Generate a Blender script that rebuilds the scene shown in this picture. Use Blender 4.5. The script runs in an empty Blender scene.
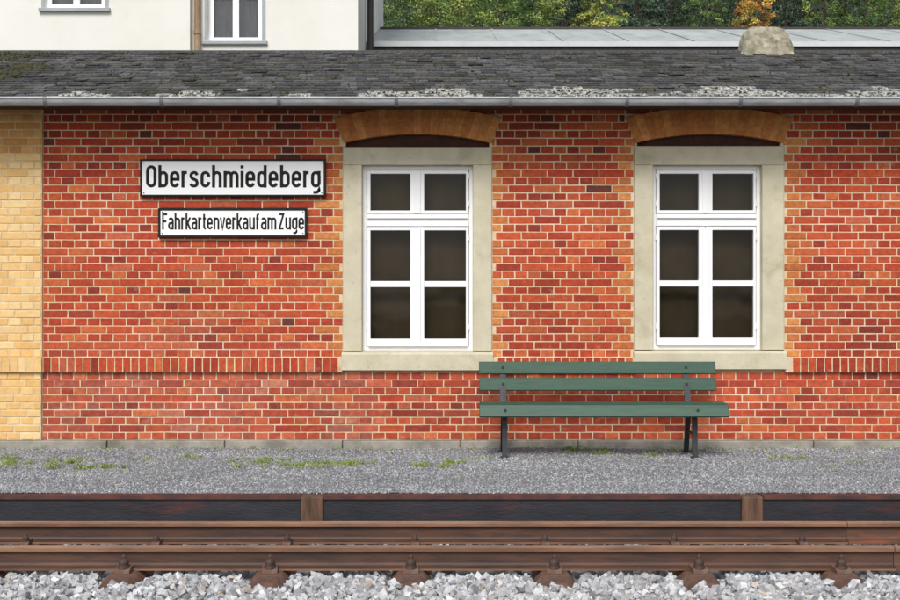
import bpy, bmesh, math, random
import numpy as np
from mathutils import Vector, Matrix
from mathutils import noise as mn
random.seed(7); rng=np.random.default_rng(7)
sc=bpy.context.scene; COL=sc.collection
F_PX=1296.0; CAMZ=1.37; D0=12.0
def P(px,py,d): return ((px-450)*d/F_PX, CAMZ+(300-py)*d/F_PX)
def S(r,g,b):
    f=lambda c:(c/255/12.92) if c/255<=0.04045 else ((c/255+0.055)/1.055)**2.4
    return (f(r),f(g),f(b),1.0)
def mulc(c,k): return (c[0]*k,c[1]*k,c[2]*k,1.0)
def lerpc(a,b,t): return tuple(a[i]*(1-t)+b[i]*t for i in range(3))+(1.0,)
# ---------------------------------------------------------------- materials
def mat(name,c1,c2=None,scale=8,rough=0.8,bump=0.0,bscale=60,attr=False,metal=0.0,detail=6,lo=0.35,hi=0.65,
        c3=None,s3=3,lo3=0.55,hi3=0.7,stretch=(1,1,1),spec=0.5,c4=None,s4=30,lo4=.6,hi4=.7,bdist=.01):
    m=bpy.data.materials.new(name); m.use_nodes=True; nt=m.node_tree; N=nt.nodes; L=nt.links
    b=N['Principled BSDF']; b.inputs['Roughness'].default_value=rough; b.inputs['Metallic'].default_value=metal
    b.inputs['Specular IOR Level'].default_value=spec
    tc=N.new('ShaderNodeTexCoord'); mp=N.new('ShaderNodeMapping'); mp.inputs['Scale'].default_value=stretch
    L.new(tc.outputs['Object'],mp.inputs['Vector'])
    def noise(s,d=6):
        n=N.new('ShaderNodeTexNoise'); n.inputs['Scale'].default_value=s; n.inputs['Detail'].default_value=d
        n.inputs['Roughness'].default_value=0.65
        L.new(mp.outputs['Vector'],n.inputs['Vector']); return n
    def ramp(src,lo,hi):
        r=N.new('ShaderNodeMapRange'); r.inputs['From Min'].default_value=lo; r.inputs['From Max'].default_value=hi
        L.new(src,r.inputs['Value']); return r.outputs['Result']
    def mix(fac,a,bb,mode='MIX'):
        x=N.new('ShaderNodeMix'); x.data_type='RGBA'; x.blend_type=mode
        if isinstance(fac,(int,float)): x.inputs[0].default_value=fac
        else: L.new(fac,x.inputs[0])
        for i,s in ((6,a),(7,bb)):
            if isinstance(s,tuple): x.inputs[i].default_value=s
            else: L.new(s,x.inputs[i])
        return x.outputs[2]
    n1=noise(scale,detail)
    col=mix(ramp(n1.outputs['Fac'],lo,hi),c1,c2 or c1)
    if attr:
        at=N.new('ShaderNodeAttribute'); at.attribute_name='Col'
        col=mix(1.0,col,at.outputs['Color'],'MULTIPLY')
    if c3:
        n3=noise(s3,8); col=mix(ramp(n3.outputs['Fac'],lo3,hi3),col,c3)
    if c4:
        n4=noise(s4,5); col=mix(ramp(n4.outputs['Fac'],lo4,hi4),col,c4)
    L.new(col,b.inputs['Base Color'])
    if bump>0:
        nb=noise(bscale,4); bp=N.new('ShaderNodeBump'); bp.inputs['Strength'].default_value=bump; bp.inputs['Distance'].default_value=bdist
        L.new(nb.outputs['Fac'],bp.inputs['Height']); L.new(bp.outputs['Normal'],b.inputs['Normal'])
    return m
W=(1,1,1,1)
m_brick=mat('brick',(0.74,0.71,0.69,1),(1.16,1.14,1.12,1),24,0.85,0.5,90,attr=True,c3=S(206,172,146),s3=6,lo3=0.60,hi3=0.98,c4=S(96,56,46),s4=45,lo4=.67,hi4=.82)
m_ybrick=mat('yellow_brick',(0.90,0.89,0.88,1),(1.06,1.05,1.04,1),18,0.8,0.2,90,attr=True,c3=S(196,150,92),s3=5,lo3=0.60,hi3=0.95)
m_mortar=mat('mortar',S(230,208,170),S(200,174,136),7,0.95,0.4,120,c3=S(240,233,216),s3=1.2,lo3=0.46,hi3=0.76)
m_mortaro=mat('arch_mortar',S(196,150,98),S(176,130,84),7,0.95,0.3,120)
m_stone=mat('sandstone',S(198,190,164),S(216,208,184),3.5,0.9,0.3,70,c3=S(150,142,106),s3=3.2,lo3=0.55,hi3=0.9,c4=S(132,122,92),s4=26,lo4=.64,hi4=.8)
m_concrete=mat('concrete',S(130,126,118),S(170,165,154),5,0.95,0.5,60,c3=S(98,100,76),s3=3,lo3=0.55,hi3=0.8)
m_infill=mat('dark_infill',S(84,52,42),S(64,42,36),8,0.95,0.4,50)
m_white=mat('white_paint',S(250,250,251),S(245,246,248),5,0.4,0.05,80)
m_enamel=mat('enamel',S(252,252,253),S(246,247,249),3,0.25,c3=S(160,130,100),s3=14,lo3=0.74,hi3=0.8)
m_black=mat('black_enamel',S(18,18,20),S(30,28,28),8,0.4,0.1,60,spec=0.3)
m_ink=mat('black_lettering',S(12,12,13),S(20,20,20),8,0.5,spec=0.25)
m_zinc=mat('zinc',S(160,163,167),S(192,195,198),5,0.55,0.1,30,stretch=(1,4,4),c3=S(112,112,110),s3=3,lo3=0.5,hi3=0.85)
m_zincb=mat('zinc_band',S(104,106,110),S(130,132,136),5,0.5,0.1,30)
m_zincl=mat('drip_edge',S(220,220,216),S(170,170,166),16,0.7,0.2,60,c3=S(84,84,82),s3=7,lo3=0.54,hi3=0.66)
m_shingle=mat('shingle',(0.55,0.55,0.55,1),(1.45,1.45,1.45,1),30,0.95,0.9,90,attr=True,c3=S(66,66,48),s3=2.2,lo3=0.50,hi3=0.74,c4=S(134,134,124),s4=38,lo4=.61,hi4=.70)
m_lichen=mat('shingle_lichen',(0.6,0.6,0.6,1),(1.3,1.3,1.3,1),26,0.95,0.8,90,attr=True,c3=S(218,217,210),s3=34,lo3=0.46,hi3=0.56,c4=S(110,110,86),s4=18,lo4=.58,hi4=.7)
m_wood=mat('soffit_wood',S(50,40,34),S(70,58,48),6,0.85,0.2,40,stretch=(0.3,6,6))
m_green=mat('green_paint',S(44,78,62),S(58,92,74),10,0.5,0.2,50,stretch=(0.4,5,5),c3=S(46,54,46),s3=10,lo3=0.6,hi3=0.75)
m_iron=mat('bench_iron',S(58,64,68),S(44,48,52),12,0.55,0.1,60,metal=0.2)
m_rust=mat('rusty_rail',S(94,64,50),S(62,45,38),5,0.6,0.25,40,stretch=(0.4,3,3),c3=S(134,88,62),s3=1.2,lo3=0.54,hi3=0.8,c4=S(46,38,36),s4=9,lo4=.56,hi4=.75,bdist=.005)
m_head=mat('rusty_rail_head',S(150,112,86),S(112,80,62),6,0.5,0.2,40,stretch=(0.4,3,3),c3=S(84,60,48),s3=2.0,lo3=0.5,hi3=0.75,c4=S(176,110,66),s4=4,lo4=.62,hi4=.8,bdist=.004)
m_rusto=mat('orange_rust',S(104,72,56),S(84,60,50),5,0.7,0.3,40,stretch=(0.5,4,4),c3=S(160,88,54),s3=4,lo3=0.50,hi3=0.66,bdist=.005)
m_rust2=mat('rusty_sleeper',S(126,94,78),S(92,68,58),10,0.85,0.5,60,c3=S(160,138,124),s3=6,lo3=0.54,hi3=0.8,c4=S(58,46,42),s4=20,lo4=.6,hi4=.75)
m_bolt=mat('rusty_bolt',S(88,64,54),S(60,46,42),20,0.6,0.3,90)
m_polish=mat('rail_top',S(172,144,122),S(132,102,82),6,0.38,stretch=(0.3,3,3))
m_tar=mat('tarred_steel',S(30,30,36),S(46,45,52),5,0.5,0.3,40,stretch=(0.5,2,2),c3=S(92,44,38),s3=1.7,lo3=0.57,hi3=0.70,c4=S(78,76,82),s4=14,lo4=.66,hi4=.74)
m_rustred=mat('rust_flange',S(104,60,50),S(60,42,42),6,0.8,0.3,60)
m_timber=mat('timber',S(118,88,68),S(78,58,46),9,0.9,0.5,50,stretch=(3,3,0.4))
m_render=mat('white_render',S(234,232,224),S(242,241,236),0.7,0.95,0.15,60,c3=S(212,206,192),s3=1.1,lo3=0.56,hi3=0.9)
m_greytrim=mat('grey_trim',S(160,166,170),S(180,184,188),3,0.8)
m_pipe=mat('pipe_brown',S(170,142,108),S(136,108,80),5,0.5)
m_darkpipe=mat('pipe_dark',S(48,44,42),S(60,54,50),5,0.5)
m_sheet=mat('sheet_roof',S(170,175,175),S(190,195,195),2.2,0.8,0.1,20,c3=S(140,148,140),s3=3.5,lo3=0.5,hi3=0.85,stretch=(1,.3,.3))
m_whitetrim=mat('pale_trim',S(215,218,220),S(200,204,206),3,0.7)
m_darkwood=mat('shed_wood',S(50,46,42),S(66,60,54),4,0.9,0.2,20,stretch=(6,6,0.5))
m_gravel=mat('platform_gravel',S(116,119,125),S(150,153,159),60,0.95,1.0,160,c3=S(164,165,166),s3=0.9,lo3=0.45,hi3=0.8)
m_pebble=mat('pebble',(0.85,0.85,0.85,1),(1.1,1.1,1.1,1),30,0.9,attr=True)
m_stonebal=mat('ballast_stone',(0.85,0.85,0.85,1),(1.14,1.14,1.14,1),25,0.85,0.5,120,attr=True)
m_bed=mat('ballast_bed',S(125,124,126),S(145,144,146),20,0.95,1.0,60)
m_ground=mat('ground',S(85,92,60),S(105,104,84),1.5,0.95,0.5,20)
m_hill=mat('hill',S(26,36,20),S(46,54,28),0.8,0.95,0.6,6)
m_leaf=mat('leaf',(0.9,0.9,0.9,1),(1.1,1.1,1.1,1),5,0.7,attr=True)
m_bark=mat('bark',S(62,54,44),S(84,74,62),6,0.95,0.5,20,stretch=(3,3,0.5))
m_moss=mat('moss',S(54,58,36),S(82,78,50),30,0.95,0.5,80)
m_curtain=mat('curtain',S(82,68,46),S(66,55,37),1.6,0.95,stretch=(2,1,0.8))
m_curtain2=mat('curtain_pale',S(200,205,212),S(150,158,168),3,0.9,stretch=(5,1,0.6))
m_dark=mat('dark_room',S(20,18,16))
def glassmat(name,refl):
    m=bpy.data.materials.new(name); m.use_nodes=True; nt=m.node_tree; N=nt.nodes; L=nt.links
    N.remove(N['Principled BSDF']); out=N['Material Output']
    g=N.new('ShaderNodeBsdfGlossy'); g.inputs['Roughness'].default_value=0.04
    t=N.new('ShaderNodeBsdfTransparent'); t.inputs['Color'].default_value=(0.80,0.80,0.78,1)
    fr=N.new('ShaderNodeFresnel'); fr.inputs['IOR'].default_value=refl
    nz=N.new('ShaderNodeTexNoise'); nz.inputs['Scale'].default_value=1.8
    tc=N.new('ShaderNodeTexCoord'); L.new(tc.outputs['Object'],nz.inputs['Vector'])
    bp=N.new('ShaderNodeBump'); bp.inputs['Strength'].default_value=0.25; bp.inputs['Distance'].default_value=0.03
    L.new(nz.outputs['Fac'],bp.inputs['Height']); L.new(bp.outputs['Normal'],g.inputs['Normal'])
    mx=N.new('ShaderNodeMixShader'); L.new(fr.outputs[0],mx.inputs[0]); L.new(t.outputs[0],mx.inputs[1]); L.new(g.outputs[0],mx.inputs[2])
    L.new(mx.outputs[0],out.inputs['Surface']); return m
m_glass=glassmat('glass',1.38)
m_glass2=glassmat('glass_old',1.9)
# ---------------------------------------------------------------- mesh helper
class M:
    def __init__(s): s.v=[];s.f=[];s.c=[];s.mi=[]
    def add(s,vs,fs,c=W,mi=0):
        o=len(s.v); s.v+=[tuple(p) for p in vs]
        for f in fs: s.f.append(tuple(i+o for i in f)); s.c.append(c); s.mi.append(mi)
    def box(s,x0,x1,y0,y1,z0,z1,c=W,mi=0,ch=0.0):
        if ch>0:
            vs=[(x0,y1,z0),(x1,y1,z0),(x1,y1,z1),(x0,y1,z1),
                (x0,y0+ch,z0),(x1,y0+ch,z0),(x1,y0+ch,z1),(x0,y0+ch,z1),
                (x0+ch,y0,z0+ch),(x1-ch,y0,z0+ch),(x1-ch,y0,z1-ch),(x0+ch,y0,z1-ch)]
            fs=[(8,9,10,11),(4,5,9,8),(5,6,10,9),(6,7,11,10),(7,4,8,11),(0,1,5,4),(1,2,6,5),(2,3,7,6),(3,0,4,7),(3,2,1,0)]
            s.add(vs,fs,c,mi); return
        s.add([(x0,y0,z0),(x1,y0,z0),(x1,y1,z0),(x0,y1,z0),(x0,y0,z1),(x1,y0,z1),(x1,y1,z1),(x0,y1,z1)],
              [(0,3,2,1),(4,5,6,7),(0,1,5,4),(1,2,6,5),(2,3,7,6),(3,0,4,7)],c,mi)
    def brick(s,x0,x1,z0,z1,yf,c,j=0.0016,dep=0.05,b=0.003,mi=0):
        r=lambda:random.uniform(-j,j)
        yy=yf+random.uniform(-0.002,0.002)
        q=[(x0+r(),z0+r()),(x1+r(),z0+r()),(x1+r(),z1+r()),(x0+r(),z1+r())]
        cx=(x0+x1)/2; cz=(z0+z1)/2
        inn=[(x+(b if x<cx else -b),z+(b if z<cz else -b)) for x,z in q]
        vs=[(x,yf+dep,z) for x,z in q]+[(x,yy+b,z) for x,z in q]+[(x,yy,z) for x,z in inn]
        s.add(vs,[(8,9,10,11),(4,5,9,8),(5,6,10,9),(6,7,11,10),(7,4,8,11),(0,1,5,4),(1,2,6,5),(2,3,7,6),(3,0,4,7)],c,mi)
    def obox(s,c,size,rx=0.0,col=W,mi=0,ch=0.0):
        m=M(); hx,hy,hz=size[0]/2,size[1]/2,size[2]/2
        m.box(-hx,hx,-hy,hy,-hz,hz,ch=ch)
        R=Matrix.Rotation(rx,3,'X')
        s.add([tuple(R@Vector(p)+Vector(c)) for p in m.v],m.f,col,mi)
    def cyl(s,p0,p1,r,n=12,col=W,mi=0,r2=None):
        p0=Vector(p0);p1=Vector(p1);d=(p1-p0).normalized(); a=d.orthogonal().normalized(); b=d.cross(a)
        r2=r if r2 is None else r2
        vs=[p0+(a*math.cos(t)+b*math.sin(t))*r for t in [2*math.pi*i/n for i in range(n)]]+\
           [p1+(a*math.cos(t)+b*math.sin(t))*r2 for t in [2*math.pi*i/n for i in range(n)]]
        fs=[(i,(i+1)%n,n+(i+1)%n,n+i) for i in range(n)]+[tuple(range(n-1,-1,-1)),tuple(range(n,2*n))]
        s.add(vs,fs,col,mi)
    def ext(s,prof,x0,x1,col=W,mi=0,mis=None):
        n=len(prof); o=len(s.v)
        s.add([(x0,y,z) for y,z in prof]+[(x1,y,z) for y,z in prof],[],col)
        for i in range(n):
            s.f.append((o+i,o+(i+1)%n,o+n+(i+1)%n,o+n+i)); s.c.append(col); s.mi.append(mis[i] if mis else mi)
        s.f.append(tuple(o+i for i in range(n-1,-1,-1))); s.c.append(col); s.mi.append(mi)
        s.f.append(tuple(o+n+i for i in range(n))); s.c.append(col); s.mi.append(mi)
    def obj(s,name,mats,parent=None,loc=(0,0,0),smooth=False,recalc=True):
        me=bpy.data.meshes.new(name); me.from_pydata(s.v,[],s.f)
        for m in mats: me.materials.append(m)
        if len(mats)>1: me.polygons.foreach_set('material_index',np.array(s.mi,dtype=np.int32))
        a=me.color_attributes.new('Col','FLOAT_COLOR','CORNER')
        tot=np.array([len(f) for f in s.f]); a.data.foreach_set('color',np.repeat(np.array(s.c,dtype=np.float32),tot,axis=0).ravel())
        if recalc:
            bm=bmesh.new(); bm.from_mesh(me); bmesh.ops.recalc_face_normals(bm,faces=bm.faces); bm.to_mesh(me); bm.free()
        if smooth:
            me.polygons.foreach_set('use_smooth',np.ones(len(me.polygons),dtype=bool))
        me.update()
        o=bpy.data.objects.new(name,me); COL.objects.link(o); o.location=loc
        if parent: o.parent=parent
        return o
def wallgrid(m,x0,x1,z0,z1,y0,y1,ops,c=W,mi=0):
    xs=sorted(set([x0,x1]+[v for o in ops for v in o[:2]])); zs=sorted(set([z0,z1]+[v for o in ops for v in o[2:]]))
    for i in range(len(xs)-1):
        for k in range(len(zs)-1):
            cx=(xs[i]+xs[i+1])/2; cz=(zs[k]+zs[k+1])/2
            if any(o[0]<cx<o[1] and o[2]<cz<o[3] for o in ops): continue
            m.box(xs[i],xs[i+1],y0,y1,zs[k],zs[k+1],c,mi)
def empty(name,loc,label,cat,group=None):
    e=bpy.data.objects.new(name,None); COL.objects.link(e); e.location=loc; e.empty_display_size=0.2
    e["label"]=label; e["category"]=cat
    if group: e["group"]=group
    return e
def tag(o,label=None,cat=None,group=None,kind=None):
    if label:o["label"]=label
    if cat:o["category"]=cat
    if group:o["group"]=group
    if kind:o["kind"]=kind
def np_mesh(name,V,Fc,colv,mats,parent=None):
    n,k,_=V.shape; fn=len(Fc); fk=Fc.shape[1]
    me=bpy.data.meshes.new(name)
    me.vertices.add(n*k); me.vertices.foreach_set('co',V.reshape(-1).astype(np.float32))
    faces=(Fc[None]+ (np.arange(n)*k)[:,None,None]).reshape(-1)
    me.loops.add(len(faces)); me.loops.foreach_set('vertex_index',faces.astype(np.int32))
    me.polygons.add(n*fn); me.polygons.foreach_set('loop_start',(np.arange(n*fn)*fk).astype(np.int32))
    me.polygons.foreach_set('loop_total',np.full(n*fn,fk,dtype=np.int32))
    for m in mats: me.materials.append(m)
    me.update(calc_edges=True)
    a=me.color_attributes.new('Col','FLOAT_COLOR','CORNER')
    c=np.ones((n,4),dtype=np.float32); c[:,:3]=colv
    a.data.foreach_set('color',np.repeat(c,fn*fk,axis=0).ravel())
    me.polygons.foreach_set('use_smooth',np.zeros(n*fn,dtype=bool))
    me.validate()
    o=bpy.data.objects.new(name,me); COL.objects.link(o)
    if parent:o.parent=parent
    return o
def ico():
    bm=bmesh.new(); bmesh.ops.create_icosphere(bm,subdivisions=1,radius=1)
    v=np.array([x.co[:] for x in bm.verts]); f=np.array([[q.index for q in fa.verts] for fa in bm.faces]); bm.free(); return v,f
def randrot(n):
    q=rng.normal(size=(n,4)); q/=np.linalg.norm(q,axis=1)[:,None]; w,x,y,z=q.T
    return np.stack([1-2*(y*y+z*z),2*(x*y-z*w),2*(x*z+y*w),2*(x*y+z*w),1-2*(x*x+z*z),2*(y*z-x*w),2*(x*z-y*w),2*(y*z+x*w),1-2*(x*x+y*y)],1).reshape(n,3,3)
IV,IF=ico()
CV=np.array([(x,y,z) for x in (-.8,.8) for y in (-.8,.8) for z in (-.8,.8)],dtype=float)
CF=np.array([[0,1,3],[0,3,2],[4,6,7],[4,7,5],[0,4,5],[0,5,1],[2,3,7],[2,7,6],[0,2,6],[0,6,4],[1,5,7],[1,7,3]])
def stones(name,pos,size,colv,mats,flat=0.6,jit=0.22,angular=False):
    V0,F0=(CV,CF) if angular else (IV,IF)
    n=len(pos); sc3=np.stack([rng.uniform(.7,1.3,n),rng.uniform(.6,1.0,n),rng.uniform(flat*.8,flat*1.3,n)],1)
    V=V0[None]*(1+rng.normal(0,jit,(n,len(V0),1)))
    if angular: V=V+rng.normal(0,.22,V.shape)
    V=V*sc3[:,None,:]*size[:,None,None]
    V=np.einsum('nij,nkj->nki',randrot(n),V)+pos[:,None,:]
    return np_mesh(name,V,F0,colv,mats)

# ================================================================ STATION BUILDING
st=empty('station_building',(0,0,0),"red brick railway station with dark shingle roof and sandstone windows","building")
XL,XR=-7.5,7.5
WIN=[dict(o=(343,492,147,370),i=(362,473,165,351)),dict(o=(634,784,146,369),i=(653,762,165,350))]
for w in WIN:
    a=P(w['o'][0],w['o'][2],D0); b=P(w['o'][1],w['o'][3],D0); w['ox0'],w['oz1']=a; w['ox1'],w['oz0']=b
    a=P(w['i'][0],w['i'][2],D0); b=P(w['i'][1],w['i'][3],D0); w['ix0'],w['iz1']=a; w['ix1'],w['iz0']=b
    w['xc']=(w['ox0']+w['ox1'])/2
Z0=0.078; ZB=0.703; ZR=0.842; ZT=3.16
PX0,PX1=-4.75,-3.77
TH=math.asin(.68/2.83); RI=2.83; RO=3.08; ZC=0.077; FL=1.055   # FL: extra flare of the outer ring
TO=TH*FL
def hw_arch(z):
    if z<2.787: return 0
    zi=ZC+RI*math.cos(TH); zo=ZC+RO*math.cos(TO); xi=RI*math.sin(TH); xo=RO*math.sin(TO)
    if z<=zi: return 0.69
    if z<=zo: return xi+(xo-xi)*(z-zi)/(zo-zi)
    return math.sqrt(max(RO*RO-(z-ZC)**2,0))
reds=[(S(182,68,40),40),(S(194,84,48),26),(S(168,60,38),20),(S(204,104,58),8),(S(148,54,38),5),(S(104,50,44),.4),(S(192,96,66),6)]
def redcol(x,z):
    ws=[w for _,w in reds]
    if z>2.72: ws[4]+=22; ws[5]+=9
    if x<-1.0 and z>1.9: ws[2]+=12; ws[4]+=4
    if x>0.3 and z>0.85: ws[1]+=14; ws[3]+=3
    c=random.choices([c for c,_ in reds],ws)[0]
    n=1+.26*mn.noise(Vector((x*.9,z*1.3,2)))
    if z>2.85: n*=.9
    c=mulc(c,random.uniform(.88,1.12)*n)
    e=0
    if x<-.6 and z<1.25: e=max(0,(.34 if z<.72 else .2)*(mn.noise(Vector((x*1.3,z*2.2,11)))+.45))*random.uniform(.2,1.3)
    elif z<.72: e=.08*random.random()
    return lerpc(c,S(206,160,140),min(e,.5))
def qcol(z): return mulc(random.choice([S(206,124,64),S(214,140,78),S(196,108,58),S(198,116,62)]),random.uniform(.9,1.08))
def ycol(z):
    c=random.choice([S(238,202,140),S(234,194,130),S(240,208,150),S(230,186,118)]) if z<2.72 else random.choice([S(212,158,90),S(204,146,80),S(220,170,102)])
    return mulc(c,random.uniform(.96,1.04))
wall=M()
core_ops=[(w['ox0'],w['ox1'],w['oz0'],w['oz1']) for w in WIN]+[(w['xc']-.665,w['xc']+.665,w['oz1'],2.925) for w in WIN]
J=0.0115
SL=0.24
def row(z0,z1,kind,yf,x0,x1,blocks,cf,mi=0):
    bl=sorted(blocks); segs=[]; c=x0
    for a,b in bl:
        if a>c: segs.append((c,a))
        c=max(c,b)
    if c<x1: segs.append((c,x1))
    L=SL/2 if kind=='h' else SL
    off={'h':0.0,'s':SL/4,'t':SL*.75}[kind]
    k0=math.floor((x0-off)/L)-1
    for k in range(k0,int((x1-x0)/L)+k0+3):
        a=off+k*L; b=a+L
        for s0,s1 in segs:
            p=max(a,s0); q=min(b,s1)
            if q-p>0.035: wall.brick(p+J/2,q-J/2,z0+J/2,z1-J/2,yf,cf((p+q)/2,(z0+z1)/2,kind),mi=mi)
kinds=['h','s','h','t']
def cf_main(x,z,kind):
    for w in WIN:
        lim={'h':0.12,'s':0.15,'t':0.15}[kind]
        if w['oz0']<z<w['oz1']+.05 and ((0<w['ox0']-x<lim) or (0<x-w['ox1']<lim)):
            return qcol(z) if random.random()<.88 else redcol(x,z)
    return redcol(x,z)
nlow=9; h=(ZB-Z0)/nlow
for i in range(nlow):
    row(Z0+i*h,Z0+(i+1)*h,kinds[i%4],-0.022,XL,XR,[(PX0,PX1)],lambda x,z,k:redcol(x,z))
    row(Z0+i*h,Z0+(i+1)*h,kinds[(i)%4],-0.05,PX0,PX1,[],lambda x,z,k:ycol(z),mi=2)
x=XL
while x<XR:
    n=x+0.0735
    if not any(w['ox0']-.03<x+.037<w['ox1']+.03 for w in WIN):
        if PX0<x+.037<PX1: wall.brick(x+J/2,n-J/2,ZB+J/2-.004,ZR-J/2,-.082,ycol(1),dep=.10,mi=2)
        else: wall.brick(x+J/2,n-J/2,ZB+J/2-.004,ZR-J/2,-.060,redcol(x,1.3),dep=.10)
    x=n
nup=32; h=(ZT-ZR)/nup
for i in range(nup):
    z0=ZR+i*h; z1=z0+h; zm=(z0+z1)/2
    bl=[(PX0,PX1)]
    for w in WIN:
        if w['oz0']-.03<zm<w['oz1']: bl.append((w['ox0'],w['ox1']))
        elif zm>=w['oz1']:
            hh=hw_arch(zm); bl.append((w['xc']-hh,w['xc']+hh))
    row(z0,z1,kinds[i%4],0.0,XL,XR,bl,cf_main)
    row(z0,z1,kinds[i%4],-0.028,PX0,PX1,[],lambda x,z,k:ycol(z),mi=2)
w_o=wall.obj('wall',[m_brick,m_mortar,m_ybrick],recalc=True)
core=M()
wallgrid(core,XL,XR,0.0,ZT,0.0060,0.35,core_ops)
for a,b in [(XL,PX0),(PX1,XR)]:
    core.box(a,b,-0.0160,0.0055,Z0-.001,ZB-.001)
core.box(XL,PX0,-0.0530,0.0052,ZB,ZR-.004)
core.box(PX1,WIN[0]['ox0'],-0.0530,0.0052,ZB,ZR-.004)
core.box(WIN[0]['ox1'],WIN[1]['ox0'],-0.0530,0.0052,ZB,ZR-.004); core.box(WIN[1]['ox1'],XR,-0.0530,0.0050,ZB,ZR-.004)
core.box(PX0+.001,PX1-.001,-0.0225,0.0056,ZR,ZT-.001); core.box(PX0+.001,PX1-.001,-0.0445,0.0056,Z0,ZB); core.box(PX0+.001,PX1-.001,-0.0760,0.0053,ZB+.0005,ZR-.001)
core.box(XL,XL+.35,.35,5.4,0,ZT); core.box(XR-.35,XR,.35,5.4,0,ZT); core.box(XL,XR,5.4,5.7,0,ZT)
core_o=core.obj('core_tmp',[m_mortar])
cm=core_o.data
cm.materials.clear(); cm.materials.append(m_brick); cm.materials.append(m_mortar)
cm.polygons.foreach_set('material_index',np.ones(len(cm.polygons),dtype=np.int32))
for o in bpy.data.objects: o.select_set(False)
bpy.context.view_layer.objects.active=w_o
w_o.select_set(True); core_o.select_set(True); bpy.ops.object.join()
w_o.parent=st
pl=M(); x=XL
while x<XR:
    n=min(x+1.085,XR); pl.box(x+.004,n-.004,-0.07+random.uniform(-.004,.004),0.004,-0.05,Z0-.003+random.uniform(-.003,0),ch=.008); x=n
pl.obj('plinth',[m_concrete],st)
def window(w,idx):
    e=bpy.data.objects.new('window',None); COL.objects.link(e); e.parent=st
    ox0,ox1,oz0,oz1,ix0,ix1,iz0,iz1=[w[k] for k in ('ox0','ox1','oz0','oz1','ix0','ix1','iz0','iz1')]
    g=.0015; yb=.16; yf=-.016
    s=M()
    s.box(ox0+g,ix0,yf,yb,iz0,iz1,ch=.006); s.box(ix1,ox1-g,yf,yb,iz0,iz1,ch=.006)
    s.box(ox0+g,ox1-g,yf-.002,yb,iz1+.001,oz1-g,ch=.006)
    s.obj('surround',[m_stone],e)
    s=M()
    prof=[(-.068,oz0+g),(-.068,iz0-.03),(-.045,iz0-.012),(.10,iz0-.002),(yb,iz0-.002),(yb,oz0+g)]
    s.ext(prof,ox0-.008,ox1+.008)
    s.obj('sill',[m_stone],e)
    s=M(); s.box(w['xc']-.664,w['xc']+.664,.062,.12,oz1+.001,2.924); s.obj('arch_recess',[m_infill],e)
    X=lambda t:ix0+(ix1-ix0)*(t/111.0)
    Zp=lambda p:iz1-(iz1-iz0)*((p-165)/186.0)
    s=M(); A=.070
    cols=[(0+8,48),(62,104)]; rows=[(173,210),(230,281),(287,339)]
    for a,b,c,d in [(0,4,165,351),(107,111,165,351)]: s.box(X(a)+.0005,X(b),A,A+.07,Zp(d)+.001,Zp(c)-.001,ch=.004)
    s.box(X(4),X(107),A,A+.07,Zp(169),Zp(165)-.001,ch=.004); s.box(X(4),X(107),A,A+.07,Zp(351)+.001,Zp(347),ch=.004)
    s.box(X(4),X(107),A-.012,A+.06,Zp(226),Zp(214),ch=.004)
    s.ext([(A-.035,Zp(218)),(A-.035,Zp(216.5)),(A-.011,Zp(214.5)),(A-.011,Zp(218))],X(5),X(106))
    s.ext([(A-.03,Zp(346.5)),(A-.03,Zp(345)),(A-.009,Zp(343)),(A-.009,Zp(346.5))],X(6),X(105))
    def sash(x0,x1,p0,p1,gx0,gx1,rws):
        y0=A-.008; y1=A+.05
        s.box(x0,gx0,y0,y1,Zp(p1),Zp(p0),ch=.004); s.box(gx1,x1,y0,y1,Zp(p1),Zp(p0),ch=.004)
        s.box(gx0,gx1,y0+.001,y1,Zp(rws[0][0]),Zp(p0),ch=.003); s.box(gx0,gx1,y0+.001,y1,Zp(p1),Zp(rws[-1][1]),ch=.003)
        for r in range(len(rws)-1): s.box(gx0,gx1,y0+.006,y1-.01,Zp(rws[r+1][0]),Zp(rws[r][1]),ch=.003)
    for (p0,p1,rws) in [(169.5,213.5,[rows[0]]),(226.5,346.8,rows[1:])]:
        sash(X(4.5),X(54.6),p0,p1,X(cols[0][0]),X(cols[0][1]),rws)
        sash(X(55.4),X(106.5),p0,p1,X(cols[1][0]),X(cols[1][1]),rws)
    s.box(X(51.5),X(58.5),A-.022,A-.0085,Zp(346),Zp(227.5),ch=.003)
    s.box(X(51.5),X(58.5),A-.020,A-.0085,Zp(213),Zp(170),ch=.003)
    for zz in (178,206,240,330):
        for xx in (4.3,106.7): s.cyl((X(xx),A-.013,Zp(zz)),(X(xx),A-.013,Zp(zz)+.05),.007,8)
    s.obj('frame',[m_white],e)
    s=M()
    for a,b in cols:
        for c,d in rows:
            t1,t2=random.uniform(-.002,.002),random.uniform(-.002,.002)
            s.add([(X(a)-.004,A+.02+t1,Zp(d)-.004),(X(b)+.004,A+.02-t1,Zp(d)-.004),(X(b)+.004,A+.02+t2,Zp(c)+.004),(X(a)-.004,A+.02+t2+t1*2,Zp(c)+.004)],[(0,1,2,3)])
    s.obj('glass',[m_glass],e,recalc=False)
    s=M(); n=90; vs=[]
    for i in range(n+1):
        xx=ix0-.02+(ix1-ix0+.04)*i/n; yy=.24+.005*math.sin(i*.4+idx)+.010*math.sin(i*.17)
        vs+=[(xx,yy,iz0-.05),(xx,yy,iz1+.02)]
    s.add(vs,[(2*i,2*i+2,2*i+3,2*i+1) for i in range(n)])
    s.obj('curtain',[m_curtain],e,smooth=True,recalc=False)
    s=M(); s.box(ix0-.1,ix1+.1,.5,.52,iz0-.2,iz1+.2); s.box(ox0,ox1,.355,.5,iz0-.2,iz0-.15)
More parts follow.
